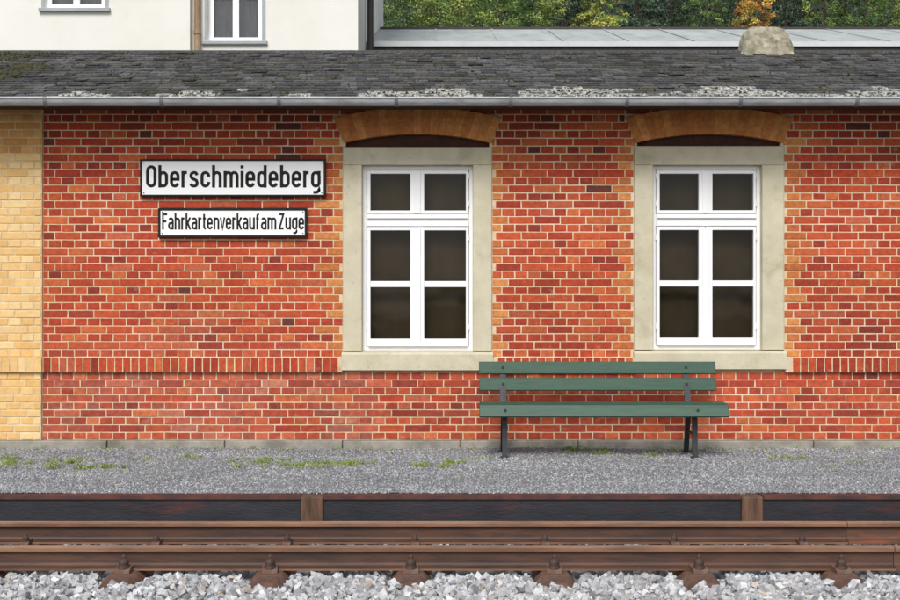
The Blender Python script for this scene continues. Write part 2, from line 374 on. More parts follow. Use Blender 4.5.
    s.obj('interior_board',[m_dark],e)
    s=M(); n=19
    def AP(R,u): # u in -1..1 ; angle widens towards the outer ring
        t=u*(TH+(TO-TH)*(R-RI)/(RO-RI)); return (w['xc']+R*math.sin(t),ZC+R*math.cos(t))
    for k in range(n):
        u0=-1+2*k/n+.004; u1=-1+2*(k+1)/n-.004
        c=mulc(random.choice([S(208,138,78),S(202,130,72),S(214,146,84),S(198,124,70)]),random.uniform(.95,1.04))
        halves=[(RI,RI+.125),(RI+.125,RO)] if k%2 else [(RI,RO)]
        for a,b in halves:
            a_=a+.003 if a>RI else a
            q=[AP(a_,u0),AP(a_,u1),AP(b-.003,u1),AP(b-.003,u0)]
            y=-.024+random.uniform(-.0012,.0012)
            cx=sum(p[0] for p in q)/4; cz=sum(p[1] for p in q)/4
            inn=[(x+(cx-x)*.04,z+(cz-z)*.03) for x,z in q]
            vs=[(x,.06,z) for x,z in q]+[(x,y+.002,z) for x,z in q]+[(x,y,z) for x,z in inn]
            s.add(vs,[(8,9,10,11),(4,5,9,8),(5,6,10,9),(6,7,11,10),(7,4,8,11),(0,1,5,4),(1,2,6,5),(2,3,7,6),(3,0,4,7)],c)
    N=24; vs=[]
    for k in range(N+1):
        for R in (RI+.003,RO-.002):
            for y in (-.021,.055):
                p_=AP(R,-1+2*k/N); vs.append((p_[0],y,p_[1]))
    fs=[]
    for k in range(N):
        o=4*k; fs+=[(o,o+4,o+6,o+2),(o,o+1,o+5,o+4),(o+2,o+6,o+7,o+3)]
    s.add(vs,fs,W,1)
    s.obj('brick_arch',[m_brick,m_mortaro],e,recalc=True)
for i,w in enumerate(WIN): window(w,i)
# ---- roof
EY,EZ=-0.55,3.165; RY,RZ=2.7,4.175
sl=math.hypot(RY-EY,RZ-EZ); ang=math.atan2(RZ-EZ,RY-EY); cs,sn=math.cos(ang),math.sin(ang)
def RP(x,s,n): return (x,EY+s*cs-n*sn,EZ+s*sn+n*cs)
RXL,RXR=-8,8
r=M()
nrow=22; ex=sl/nrow
for i in range(nrow):
    s0=i*ex; x=RXL+random.uniform(-.2,0)
    while x<RXR:
        wd=random.uniform(.09,.16); j=random.uniform(-.025,.02); t=random.uniform(.012,.022); tl=random.uniform(-.003,.003)
        if random.random()<.07: t+=.010; j-=.02
        base=random.choice([S(90,90,93),S(78,78,81),S(102,101,101),S(66,65,67),S(94,92,88)])
        k=random.uniform(.8,1.15)*(1+.35*mn.noise(Vector((x*.8,s0*1.5,5))))
        mi=0
        if i<4:
            q=mn.noise(Vector((x*1.4,s0*1.5,9)))+ (.42 if x>-.9 else -.08) - .24*i+random.uniform(-.2,.2)
            if q>0: mi=1
        c=mulc(base,k)
        a,b=s0+j,min(s0+ex*1.3,sl)
        vs=[RP(x,a,t-.012),RP(x+wd-.004,a,t-.012+tl),RP(x+wd-.004,b,.001),RP(x,b,.001),RP(x,a,t),RP(x+wd-.004,a,t+tl),RP(x+wd-.004,b,.005),RP(x,b,.005)]
        r.add(vs,[(0,3,2,1),(4,5,6,7),(0,1,5,4),(1,2,6,5),(2,3,7,6),(3,0,4,7)],c,mi); x+=wd
r.ext([(EY+.01,EZ-.035),(EY+.01,EZ-.002),(RY,RZ-.002),(5.95,EZ-.002),(5.95,EZ-.035),(RY,RZ-.06)],RXL,RXR,S(70,70,72))
r.ext([(RY-.14,RZ-.03),(RY-.13,RZ+.0),(RY,RZ+.03),(RY+.13,RZ+.0),(RY+.14,RZ-.03)],RXL,RXR,S(80,80,82))
roof=r.obj('roof',[m_shingle,m_lichen],st,recalc=True)
s=M(); s.box(RXL,RXR,EY+.03,.0,ZT-.03,ZT-.002); s.box(RXL,RXR,EY+.005,EY+.028,ZT-.05,ZT-.004)
so=s.obj('soffit',[m_wood],roof)
bm=bmesh.new(); bmesh.ops.create_cube(bm,size=1); bmesh.ops.subdivide_edges(bm,edges=bm.edges[:],cuts=13,use_grid_fill=True)
for v in bm.verts:
    z=v.co.z+.5; tp_=math.sqrt(max(1-.66*z**1.7,.05))
    rx,ry=v.co.x,v.co.y
    l=max(abs(rx),abs(ry)) or 1; rad=math.hypot(rx,ry) or 1; f_=.5+.5*l/rad
    co=Vector((rx*.66*tp_*f_,ry*.52*tp_*f_,z*.43-.08*(rad**2)*z))
    n=mn.noise_vector(co*5)*.035+mn.noise_vector(co*16)*.024
    v.co=co+n
me=bpy.data.meshes.new('chimney'); bm.to_mesh(me); bm.free()
m_chim=mat('chimney_stone',S(190,182,162),S(132,126,110),12,0.95,0.9,40,c3=S(112,114,82),s3=7,lo3=0.5,hi3=0.78)
me.materials.append(m_chim); ch=bpy.data.objects.new('chimney',me); COL.objects.link(ch); ch.parent=roof
cx,_=P(766,40,14.6); ch.location=(cx,RY-.05,RZ-.15)
n=1300; ss=rng.uniform(.0,sl,n); xs=rng.uniform(-5.2,5.2,n)
cl=[(rng.uniform(-5.4,-4.3),rng.uniform(1.0,3.2)) for _ in range(16)]
for i in range(420):
    c_=cl[i%16]; xs[i]=c_[0]+rng.normal(0,.09); ss[i]=min(max(c_[1]+rng.normal(0,.07),0),sl)
ss[420:600]=np.abs(rng.normal(0,.15,180))
pos=np.array([RP(a,b,.018) for a,b in zip(xs,ss)]); sz=rng.uniform(.006,.019,n); sz[:420]=rng.uniform(.015,.034,420)
o=stones('moss',pos,sz,np.ones((n,3)),[m_moss],flat=.5); o.parent=roof; o["kind"]="stuff"
g=M(); gy=EY-.050; gz=EZ-.028; R=.060; n=10
pr=[(gy+R*math.cos(a),gz+R*math.sin(a)) for a in [math.pi+math.pi*i/n for i in range(n+1)]]
pi_=[(gy+(R-.004)*math.cos(a),gz+(R-.004)*math.sin(a)) for a in [2*math.pi-math.pi*i/n for i in range(n+1)]]
g.ext(pr+pi_,RXL,RXR)
g.cyl((RXL,gy-R,gz+.004),(RXR,gy-R,gz+.004),.011,8)
gu=g.obj('gutter',[m_zinc],st)
e_=M(); e_.ext([(EY-.03,EZ-.004),(EY+.12,EZ+.040),(EY+.12,EZ+.030),(EY-.028,EZ-.03)],RXL,RXR)
e_.obj('drip_edge',[m_zincl],roof)
for i,pxx in enumerate([-65,50,165,281,397,510,625,737,852,965]):
    xx=(pxx-450)/112.7; m=M()
    pr=[(gy+(R+.005)*math.cos(a),gz+(R+.005)*math.sin(a)) for a in [math.pi*.95+math.pi*i/n for i in range(n+1)]]
    pq=[(gy+(R+.0005)*math.cos(a),gz+(R+.0005)*math.sin(a)) for a in [math.pi*1.95-math.pi*i/n for i in range(n+1)]]
    m.ext(pr+pq,xx-.016,xx+.016); m.box(xx-.014,xx+.014,gy-R-.016,EY+.02,gz+.014,gz+.020)
    m.obj('gutter_bracket',[m_zincb],gu)

# ================================================================ SIGNS
def arc(cx,cy,rx,ry,a0,a1,n=8):
    return [(cx+rx*math.cos(math.radians(a0+(a1-a0)*i/n)),cy+ry*math.sin(math.radians(a0+(a1-a0)*i/n))) for i in range(n+1)]
T=.14; yo=T/2; yx=.74-T/2; yc=1-T/2; w=.33; rr=w/2; XH=.74
def stad(w,y0,y1,x0=0):
    r=w/2; return arc(x0+r,y1-r,r,r,180,0,12)+arc(x0+r,y0+r,r,r,0,-180,12)+[(x0,y1-r)]
def cat(pts,n=5):
    o=[]; q=[pts[0]]+pts+[pts[-1]]
    for i in range(1,len(q)-2):
        p0,p1,p2,p3=q[i-1:i+3]
        for k in range(n):
            t=k/n; o.append(tuple(.5*((2*p1[j])+(-p0[j]+p2[j])*t+(2*p0[j]-5*p1[j]+4*p2[j]-p3[j])*t*t+(-p0[j]+3*p1[j]-3*p2[j]+p3[j])*t**3) for j in (0,1)))
    o.append(pts[-1]); return o
arch=lambda x0,w:[(x0,yx-.24)]+arc(x0+w/2,yx-w/2,w/2,w/2,170,0,10)+[(x0+w,0)]
G={'O':([stad(.37,yo,yc)],.37),
'b':([[(0,0),(0,1)],stad(w,yo,yx)],w),'d':([[(w,0),(w,1)],stad(w,yo,yx)],w),
'e':([[(0,.37),(w,.37),(w,yx-rr)]+arc(rr,yx-rr,rr,rr,0,180,10)+arc(rr,yo+rr,rr,rr,180,345,10)],w),
'r':([[(0,0),(0,XH)],[(0,yx-.2)]+arc(.15,yx-.15,.15,.15,170,90,6)+[(.2,yx)]],.2),
's':([cat([(.31,.55),(.26,.645),(.16,.67),(.05,.63),(.01,.52),(.06,.42),(.16,.37),(.27,.32),(.315,.2),(.27,.1),(.16,.07),(.05,.095),(.0,.18)])],.315),
'c':([[(w,yx-rr-.02)]+arc(rr,yx-rr,rr,rr,0,180,10)+arc(rr,yo+rr,rr,rr,180,360,10)+[(w,yo+rr+.02)]],w),
'h':([[(0,0),(0,1)],arch(0,w)],w),'n':([[(0,0),(0,XH)],arch(0,w)],w),
'm':([[(0,0),(0,XH)],arch(0,.3),arch(.3,.3)],.6),
'i':([[(0,0),(0,XH)],[(0,.85),(0,.99)]],0),
'g':([stad(w,yo,yx),[(w,XH),(w,-.08)]+arc(rr,-.06,rr,rr*.9,0,-90,7)+[(.04,-.06-rr*.9)]],w),
'u':([[(0,XH),(0,yo+rr)]+arc(rr,yo+rr,rr,rr,180,350,10),[(w,0),(w,XH)]],w),
'F':([[(0,0),(0,1)],[(0,yc),(.36,yc)],[(0,.5),(.30,.5)]],.34),
'a':([[(.03,yx-.07)]+arc(.12,yx-.11,.09,.11,150,90,4)+arc(w-.15,yx-.15,.15,.15,90,0,7)+[(w,0)],[(w,.40),(.14,.40)]+arc(.14,.40-.165,.14,.165,90,270,8)+[(w-.1,yo),(w,.16)]],w),
'k':([[(0,0),(0,1)],[(0,.25),(.32,XH)],[(.1,.4),(.33,0)]],.32),
't':([[(.1,.95),(.1,yo+.13)]+arc(.22,yo+.12,.12,.12,180,270,6)+[(.26,yo)],[(0,yx),(.25,yx)]],.24),
'v':([[(0,XH),(.165,.03),(.33,XH)]],.32),
'f':([[(.1,0),(.1,yc-.12)]+arc(.22,yc-.12,.12,.12,180,90,6)+[(.26,yc)],[(0,yx),(.24,yx)]],.22),
'Z':([[(0,yc),(.35,yc),(.02,yo),(.37,yo)]],.36)}
KA={'r':-.055,'F':-.05,'t':-.04,'f':-.05,'k':-.03,'v':-.04}
KB={'v':-.04,'t':-.04,'f':-.05,'a':-.01}
def lettering(text,x0,x1,zb,capH,y,parent,gap=.105,space=.16,tk=1.0):
    adv=0; items=[]
    for n_i,ch_ in enumerate(text):
        if ch_==' ': adv+=space; continue
        st_,wd=G[ch_]
        if n_i: adv+=KB.get(ch_,0)
        adv+=T/2; items.append((st_,adv)); adv+=wd+T/2+gap+KA.get(ch_,0)
    tot=adv-gap; sx=(x1-x0)/tot; m=M(); k=0
    for strokes,a in items:
        for pts in strokes:
            q=[(x0+(p[0]+a)*sx, zb+p[1]*capH) for p in pts]
            dd=[q[0]]
            for p in q[1:]:
                if math.hypot(p[0]-dd[-1][0],p[1]-dd[-1][1])>1e-5: dd.append(p)
            q=dd; hx=T*min(sx*1.12,capH)/2*tk; hz=T*capH/2*tk*.92
            vs=[]
            for i,p in enumerate(q):
                def nrm(a_,b_):
                    dx,dz=b_[0]-a_[0],b_[1]-a_[1]; l=math.hypot(dx,dz); return (-dz/l,dx/l)
                if i==0: n_=nrm(q[0],q[1]); s_=1
                elif i==len(q)-1: n_=nrm(q[-2],q[-1]); s_=1
                else:
                    n1=nrm(q[i-1],p); n2=nrm(p,q[i+1]); n_=(n1[0]+n2[0],n1[1]+n2[1]); l=math.hypot(*n_) or 1; n_=(n_[0]/l,n_[1]/l)
                    s_=min(1/max(n_[0]*n1[0]+n_[1]*n1[1],.35),2.2)
                yy=y-.00012*(k%9)
                vs+=[(p[0]+n_[0]*hx*s_,yy,p[1]+n_[1]*hz*s_),(p[0]-n_[0]*hx*s_,yy,p[1]-n_[1]*hz*s_)]
            m.add(vs,[(2*i,2*i+1,2*i+3,2*i+2) for i in range(len(q)-1)]); k+=1
    return m.obj('lettering',[m_ink],parent,recalc=False)
def sign(name,b,text,tb,label,fr,gap,space):
    d=11.95
    x0,z1=P(b[0],b[2],d); x1,z0=P(b[1],b[3],d)
    e=empty(name,((x0+x1)/2,0,z0),label,"sign")
    inv=lambda o:setattr(o,'matrix_parent_inverse',Matrix.Translation((-(x0+x1)/2,0,-z0)))
    m=M(); f=fr
    m.box(x0+f,x1-f,-.044,-.012,z0+f,z1-f); o=m.obj('plate',[m_enamel],e); inv(o)
    m=M()
    m.box(x0,x1,-.052,-.008,z1-f,z1,ch=.004); m.box(x0,x1,-.052,-.008,z0,z0+f,ch=.004)
    m.box(x0,x0+f,-.0515,-.008,z0+f,z1-f,ch=.004); m.box(x1-f,x1,-.0515,-.008,z0+f,z1-f,ch=.004)
    for sx in (x0+.25,x1-.25): m.box(sx-.02,sx+.02,-.010,.002,z0+.02,z1-.02)
    o=m.obj('frame',[m_black],e); inv(o)
    for sx in (x0+f+.016,x1-f-.016):
        for sz in (z0+f+.016,z1-f-.016):
            m=M(); m.cyl((sx,-.044,sz),(sx,-.0475,sz),.006,8); o=m.obj('screw',[m_iron],e); inv(o)
    tx0,tz0=P(tb[0],tb[3],d); tx1,tz1=P(tb[1],tb[2],d)
    o=lettering(text,tx0,tx1,tz0,tz1-tz0,-.0455,e,gap,space); inv(o)
sign('station_name_sign',(140,325.5,159,196.5),'Oberschmiedeberg',(146,320.5,165,187.5),"white enamel station name board with black frame, mounted on brick wall",.018,.105,.2)
sign('ticket_notice_sign',(158,307,208,237.5),'Fahrkartenverkauf am Zuge',(162,304,213.0,229.5),"smaller white ticket notice with thick black frame on brick wall",.022,.085,.10)

# ================================================================ BENCH
bx0,bx1=.262,2.392
be=empty('park_bench',((bx0+bx1)/2,-.55,0),"green slatted bench with dark iron legs on gravel","bench")
inv=lambda o:setattr(o,'matrix_parent_inverse',Matrix.Translation((-(bx0+bx1)/2,.55,0)))
L=bx1-bx0; xc=(bx0+bx1)/2
m=M()
lean=math.radians(-12)
m.obox((xc,-.315,.758),(L,.028,.112),lean,ch=.005); m.obox((xc+.002,-.345,.612),(L,.028,.115),lean,ch=.005)
o=m.obj('backrest',[m_green],be); inv(o)
m=M()
m.obox((xc-.005,-.872,.415),(L+.01,.028,.108),math.radians(-22),ch=.005)
m.obox((xc,-.775,.462),(L,.105,.028),math.radians(3)); m.obox((xc,-.660,.463),(L,.105,.028),math.radians(-2)); m.obox((xc,-.545,.456),(L,.105,.028),math.radians(-4))
o=m.obj('seat',[m_green],be); inv(o)
def bar(m,pts,x0,x1,th):
    vs=[]
    for i,p in enumerate(pts):
        a=pts[max(i-1,0)]; b=pts[min(i+1,len(pts)-1)]
        dy,dz=b[0]-a[0],b[1]-a[1]; l=math.hypot(dy,dz); ny,nz=-dz/l*th/2,dy/l*th/2
        vs+=[(x0,p[0]+ny,p[1]+nz),(x0,p[0]-ny,p[1]-nz),(x1,p[0]-ny,p[1]-nz),(x1,p[0]+ny,p[1]+nz)]
    fs=[]
    for i in range(len(pts)-1):
        o=4*i
        for k in range(4): fs.append((o+k,o+(k+1)%4,o+4+(k+1)%4,o+4+k))
    n=4*(len(pts)-1); fs+=[(3,2,1,0),(n,n+1,n+2,n+3)]
    m.add(vs,fs)
def leg(lx):
    m=M(); a,b=lx-.026,lx+.026
    bar(m,cat([(-.855,.36),(-.85,.405),(-.815,.435),(-.70,.442),(-.55,.437),(-.44,.43),(-.405,.46),(-.375,.55),(-.33,.66),(-.292,.80)],4),a,b,.022)
    bar(m,cat([(-.72,.432),(-.745,.30),(-.75,.15),(-.765,.01)],4),a+.004,b-.004,.032)
    bar(m,cat([(-.47,.432),(-.42,.28),(-.37,.14),(-.335,.01)],4),a+.005,b-.005,.032)
    bar(m,[(-.745,.20),(-.395,.20)],lx-.006,lx+.006,.022)
    m.box(a-.012,b+.012,-.81,-.72,-.004,.010); m.box(a-.012,b+.012,-.38,-.29,-.004,.010)
    for (y,z) in [(-.332,.765),(-.363,.617),(-.890,.425)]:
        m.cyl((lx,y,z),(lx,y-.008,z),.011,10)
    o=m.obj('leg',[m_iron],be); inv(o)
leg(.475); leg(2.125)

# ================================================================ GROUND, PLATFORM
def sheet(name,x0,x1,y0,y1,zf,nx,ny,m,kind='structure'):
    M_=M(); vs=[]
    for j in range(ny+1):
        for i in range(nx+1):
            x=x0+(x1-x0)*i/nx; y=y0+(y1-y0)*j/ny; vs.append((x,y,zf(x,y)))
    M_.add(vs,[(j*(nx+1)+i,j*(nx+1)+i+1,(j+1)*(nx+1)+i+1,(j+1)*(nx+1)+i) for j in range(ny) for i in range(nx)])
    o=M_.obj(name,[m],smooth=True,recalc=False); o["kind"]=kind; return o
sheet('ground',-400,400,-400,400,lambda x,y:-.35,8,8,m_ground)
pf=M(); pf.box(-40,40,-2.86,30,-.34,-.004); o=pf.obj('platform',[m_gravel]); o["kind"]="structure"
def gz_(x,y): return .012*mn.noise(Vector((x*.7,y*.9,0)))+.006*mn.noise(Vector((x*4,y*4,3)))+.004
sheet('platform_surface',-12,12,-2.85,-.0,gz_,240,40,m_gravel)
def hillz(x,y):
    t=min(max((y-29)/45,0),1); return -.34+26*t+1.5*mn.noise(Vector((x*.06,y*.06,0)))*min(t*4,1)
sheet('hill',-120,120,28,120,hillz,60,40,m_hill)
sheet('ballast_bed',-14,14,-8.5,-3.0,lambda x,y:-.215+.012*mn.noise(Vector((x*3,y*3,1)))-(.1 if y<-7.8 else 0),200,40,m_bed)
n=70000; y=-2.88+2.80*rng.random(n)**1.0; x=rng.uniform(-5.0,5.0,n)
z=np.array([gz_(a,b) for a,b in zip(x,y)])+rng.uniform(-.001,.004,n)
pn=np.array([mn.noise(Vector((a*.8,b*1.6,7)))+.5*mn.noise(Vector((a*3,b*5,2))) for a,b in zip(x,y)])
g_=rng.uniform(.15,.52,n)*(1+.28*pn); tint=rng.normal(0,.010,(n,3)); colv=np.clip(np.stack([g_*.97,g_*.99,g_*1.03],1)+tint,.04,.8)
br=rng.random(n)<.05; colv[br]*=np.array([1.05,.9,.75])
o=stones('platform_gravel',np.stack([x,y,z],1),rng.uniform(.004,.010,n),colv,[m_pebble]); tag(o,"fine grey gravel covering the station platform","gravel",kind="stuff")
def balpos(n,x0,x1,y0,y1,z0,z1): return np.stack([rng.uniform(x0,x1,n),rng.uniform(y0,y1,n),rng.uniform(z0,z1,n)],1)
SLX=[-.218+.803*k for k in range(-6,7)]
p=np.concatenate([balpos(26000,-4.0,4.0,-6.1,-4.74,-.215,-.172),balpos(6000,-4.2,4.2,-4.72,-3.1,-.225,-.18),balpos(3000,-3.8,3.8,-6.0,-5.0,-.172,-.145)])
keep=np.ones(len(p),bool)
for sx in SLX:
    keep&=~((np.abs(p[:,0]-sx)<.14)&(p[:,1]>-5.07)&(p[:,2]>-.21))
p=p[keep]; n=len(p)
g_=rng.choice([.40,.50,.60,.72,.28],n,p=[.22,.3,.27,.15,.06])*rng.uniform(.9,1.1,n)
colv=np.stack([g_*.98,g_*.99,g_*1.015],1); br=rng.random(n)<.05; colv[br]*=np.array([1.0,.84,.70])
o=stones('ballast',p,rng.uniform(.010,.025,n),colv,[m_stonebal],flat=.75,jit=.12,angular=True); tag(o,"pale grey crushed stone ballast around the track","ballast",kind="stuff")
# ================================================================ TRACK
def railprof(y,zt):
    zb=zt-.13
    h=[(.055,0),(.055,.010),(.012,.022),(.007,.035),(.007,.088),(.012,.096),(.030,.102),(.030,.122),(.022,.13)]
    return [(y-a,zb+b) for a,b in h]+[(y+a,zb+b) for a,b in reversed(h)]
for y,pxj,lab in [(-3.86,846,"rusty steel rail beside the platform edging beams"),(-4.66,893,"rusty steel rail beside the open ballast shoulder")]:
    m=M(); pr=railprof(y,-.022); n=len(pr)
    mis=[0]*n; mis[8]=1; mis[6]=3; mis[7]=3; mis[9]=3; mis[10]=3; mis[0]=3
    mo=[2]*n; mo[8]=1; mo[6]=3; mo[7]=3
    xj=(pxj-450)*(12+y)/F_PX
    m.ext(pr,-14,xj-.002,mi=0,mis=mis); m.ext(pr,xj+.002,xj+.75,mi=2,mis=mo); m.ext(pr,xj+.7505,14,mi=0,mis=mis)
    o=m.obj('rail',[m_rust,m_polish,m_rusto,m_head]); tag(o,lab,"rail",group="rails of the track")
def clipmesh(sgn,big):
    m=M(); hx=.042 if big else .024
    pr=[(0,0),(sgn*.085,0),(sgn*.085,.016),(sgn*.06,.024),(sgn*.03,.028),(-sgn*.022,.034),(-sgn*.022,.022),(0,.018)]
    m.ext(pr,-hx,hx)
    y=sgn*.04
    if big:
        for (z0,z1,a,b) in [(.020,.034,.036,.034),(.034,.040,.030,.029),(.040,.058,.027,.028),(.058,.068,.028,.025),(.068,.076,.025,.017),(.076,.090,.013,.012),(.090,.098,.012,.006)]:
            m.cyl((0,y,z0),(0,y,z1),a,14,mi=1,r2=b)
    else:
        for (z0,z1,a,b) in [(.018,.030,.026,.025),(.030,.048,.020,.020),(.048,.056,.020,.012),(.056,.070,.010,.007)]:
            m.cyl((0,y,z0),(0,y,z1),a,12,mi=1,r2=b)
    return m
def sleepermesh():
    m=M(); st=[(-5.07,.17,.025,-.30,-.212),(-5.03,.16,.040,-.30,-.192),(-4.95,.145,.055,-.28,-.165),(-4.86,.13,.066,-.28,-.1538),(-4.6,.125,.068,-.27,-.1535),(-4.0,.12,.068,-.27,-.1535),(-3.66,.135,.068,-.28,-.1535),(-3.56,.15,.06,-.3,-.158),(-3.48,.165,.03,-.3,-.205)]
    vs=[]
    for y,wb,wt,zb,zt in st: vs+=[(-wb,y,zb),(-wt-.045,y,(zb*.45+zt*.55)),(-wt-.012,y,zt-.010),(-wt,y,zt),(wt,y,zt),(wt+.012,y,zt-.010),(wt+.045,y,(zb*.45+zt*.55)),(wb,y,zb)]
    fs=[]
    for i in range(len(st)-1):
        o=8*i
        for k in range(7): fs.append((o+k,o+k+1,o+9+k,o+8+k))
    fs+=[tuple(range(8)),tuple(8*(len(st)-1)+k for k in range(7,-1,-1))]
    m.add(vs,fs); return m
first=None
for k,sx in enumerate(SLX):
    if first is None:
        s0=sleepermesh().obj('steel_sleeper',[m_rust2],loc=(sx,0,0)); first=s0; kids=[]
        for y,sg,big in [(-4.715,-1,1),(-4.605,1,0),(-3.915,-1,0),(-3.805,1,0)]:
            c=clipmesh(sg,big).obj('rail_clip',[m_rust2,m_bolt],s0,loc=(0,y,-.1525)); kids.append(c)
        o=s0
    else:
        o=first.copy(); COL.objects.link(o); o.location=(sx+random.uniform(-.012,.012),0,0)
        for c in kids:
            c2=c.copy(); c2.parent=o; COL.objects.link(c2); c2.rotation_euler=(0,0,random.uniform(-.1,.1))
    tag(o,"rusty steel sleeper bolted under the rails in ballast","sleeper",group="steel sleepers of the track")
for a,b in [(-7.1,-4.10),(-4.094+.16,-1.037),(-.878,2.02),(2.175,5.08)]:
    m=M(); y=-3.0
    m.ext([(y-.012,-.014),(y-.012,.006),(y+.13,.008),(y+.13,-.2),(y-.012,-.2),(y-.012,-.182),(y+.004,-.176),(y+.004,-.020)],a,b,mis=[1,1,1,0,1,1,0,0])
    o=m.obj('platform_edge_beam',[m_tar,m_rustred]); tag(o,"dark tarred steel edging beam with rusty top flange","edging beam",group="platform edging beams")
for a,b in [(-4.095,-3.94),(-1.033,-.882),(2.024,2.171)]:
    m=M(); m.box(a,b,-3.022,-2.80,-.3,.003,ch=.008); o=m.obj('timber_post',[m_timber]); tag(o,"short brown timber post between dark edging beams","post",group="timber posts in platform edging")
# ================================================================ WEEDS
def tuft(list_,cx,cy,n,rad,hgt):
    for _ in range(n):
        a=random.uniform(0,6.28); r_=rad*math.sqrt(random.random()); x=cx+r_*math.cos(a)*1.8; y=cy+r_*math.sin(a)
        t=random.uniform(0,6.28); hh=hgt*random.uniform(.4,1.2); ln=random.uniform(.4,1.3)*hh; w_=random.uniform(.002,.004)
        dx,dy=math.cos(t),math.sin(t)
        list_.append(((x-dy*w_,y+dx*w_,.0),(x+dy*w_,y-dx*w_,.0),(x+dx*ln*.5+dy*w_*.7,y+dy*ln*.5-dx*w_*.7,hh*.75),(x+dx*ln,y+dy*ln,hh)))
bl=[]
for (px,py,n,r_) in [(22,465,300,.15),(95,468,180,.11),(75,462,100,.08),(255,463,240,.10),(300,468,170,.13),(325,466,130,.12),(350,465,160,.08),(425,467,110,.09),(450,464,60,.06),(570,451,150,.07),(602,455,60,.05),(790,459,70,.07),(10,460,60,.05),(140,462,50,.06),(180,459,50,.06),(480,460,30,.05),(650,456,30,.05),(860,464,20,.05)]:
    d=CAMZ*F_PX/(py-300); cx_,cy_=(px-450)*d/F_PX,d-12
    for _ in range(11): tuft(bl,cx_+random.gauss(0,r_*1.4),cy_+random.gauss(0,r_*.7),int(n*.15),r_*random.uniform(.12,.35),.038*random.uniform(.6,1.2))
for _ in range(80): tuft(bl,random.uniform(-5,5),-.085-abs(random.gauss(0,.06)),random.randint(3,14),.03,.028)
for _ in range(50): tuft(bl,random.uniform(-5,5),random.uniform(-2.4,-.3),random.randint(3,9),.03,.018)
V=np.array(bl); n=len(V); gc=rng.uniform(.7,1.3,(n,1))*np.array([[.21,.32,.05]])+rng.uniform(0,.03,(n,3))
yel=rng.random(n)<.18; gc[yel]=np.array([.38,.36,.12])
o=np_mesh('grass',V,np.array([[0,1,2,3]]),gc,[m_leaf]); tag(o,"small green weeds and grass tufts growing in platform gravel","grass",kind="stuff")
lv=[]
def leafq(x,y,z):
    a=random.uniform(0,6.28); s_=random.uniform(.010,.018); ca,sa=math.cos(a)*s_,math.sin(a)*s_
    lv.append(((x-ca,y-sa,z+.004),(x+sa*.6,y-ca*.6,z),(x+ca,y+sa,z+.008),(x-sa*.6,y+ca*.6,z+.002)))
for _ in range(80): leafq(random.uniform(-4.8,4.8),random.uniform(-2.7,-.15),.018)
for _ in range(14): leafq(random.uniform(-3,3),random.uniform(-5.6,-5.0),-.14)
V=np.array(lv); n=len(V); gc=rng.uniform(.7,1.2,(n,1))*np.array([[.42,.28,.10]])
o=np_mesh('fallen_leaves',V,np.array([[0,1,2,3]]),gc,[m_leaf]); tag(o,"scattered small yellow leaves fallen on the platform gravel","leaves",kind="stuff")

# ================================================================ WHITE HOUSE BEHIND
hd=18.6; hy=hd-12
he=empty('white_house',(-5,hy,0),"white rendered house with small windows behind the station roof","house")
hinv=lambda o:setattr(o,'matrix_parent_inverse',Matrix.Translation((5,-hy,0)))
HX=P(358,0,hd+.15)[0]; XM=P(190,0,hd)[0]; HT=8.2
wa0,wza=P(45,8,hd); wa1,_=P(105,0,hd); wb0,wzb=P(208,41,hd+.15); wb1,_=P(262,0,hd+.15)
m=M()
wallgrid(m,-12,XM,0,HT,hy,hy+.4,[(wa0,wa1,wza,wza+1.25)])
wallgrid(m,XM,HX,0,HT,hy+.15,hy+.55,[(wb0,wb1,wzb,wzb+1.25)])
m.box(HX-.35,HX,hy+.55,hy+7,0,HT); m.box(-12,-11.6,hy+.4,hy+7,0,HT); m.box(-12,HX,hy+7,hy+7.3,0,HT)
m.box(-12,HX-.35,hy+.6,hy+6.9,HT-.3,HT-.1)
o=m.obj('wall',[m_render],he); hinv(o)
m=M(); m.ext([(hy-.5,HT-.05),(hy-.5,HT+.05),(hy+3.5,HT+2.6),(hy+7.7,HT+.05),(hy+7.7,HT-.05)],-12.4,HX+.4); o=m.obj('roof',[m_shingle],he); hinv(o)
def hwin(x0,x1,z0,y):
    e=bpy.data.objects.new('window',None); COL.objects.link(e); e.parent=he; hinv(e)
    z1=z0+1.25; m=M(); f=.07
    m.box(x0,x0+f,y+.08,y+.16,z0,z1); m.box(x1-f,x1,y+.08,y+.16,z0,z1); m.box(x0+f,x1-f,y+.08,y+.16,z0,z0+f); m.box(x0+f,x1-f,y+.08,y+.16,z1-f,z1)
    xc=(x0+x1)/2; m.box(xc-.045,xc+.045,y+.075,y+.16,z0+f,z1-f); m.box(x0+f,x1-f,y+.085,y+.15,z0+.62,z0+.65)
    m.obj('frame',[m_white],e)
    m=M(); m.add([(x0+f,y+.12,z0+f),(x1-f,y+.12,z0+f),(x1-f,y+.12,z1-f),(x0+f,y+.12,z1-f)],[(0,1,2,3)]); m.obj('glass',[m_glass2],e,recalc=False)
    m=M(); vs=[]
    for i in range(41):
        xx=x0+(x1-x0)*i/40; yy=y+.26+.02*math.sin(i*1.1); vs+=[(xx,yy,z0-.05),(xx,yy,z1)]
    m.add(vs,[(2*i,2*i+2,2*i+3,2*i+1) for i in range(40)]); m.obj('curtain',[m_curtain2],e,recalc=False)
    m=M(); g=.05
    m.box(x0-g,x0-.001,y-.012,y+.07,z0-.002,z1+g); m.box(x1+.001,x1+g,y-.012,y+.07,z0-.002,z1+g); m.box(x0-.001,x1+.001,y-.012,y+.07,z1+.001,z1+g)
    m.box(x0-g-.03,x1+g+.03,y-.06,y+.075,z0-.055,z0-.003,ch=.008)
    m.obj('surround',[m_greytrim],e)
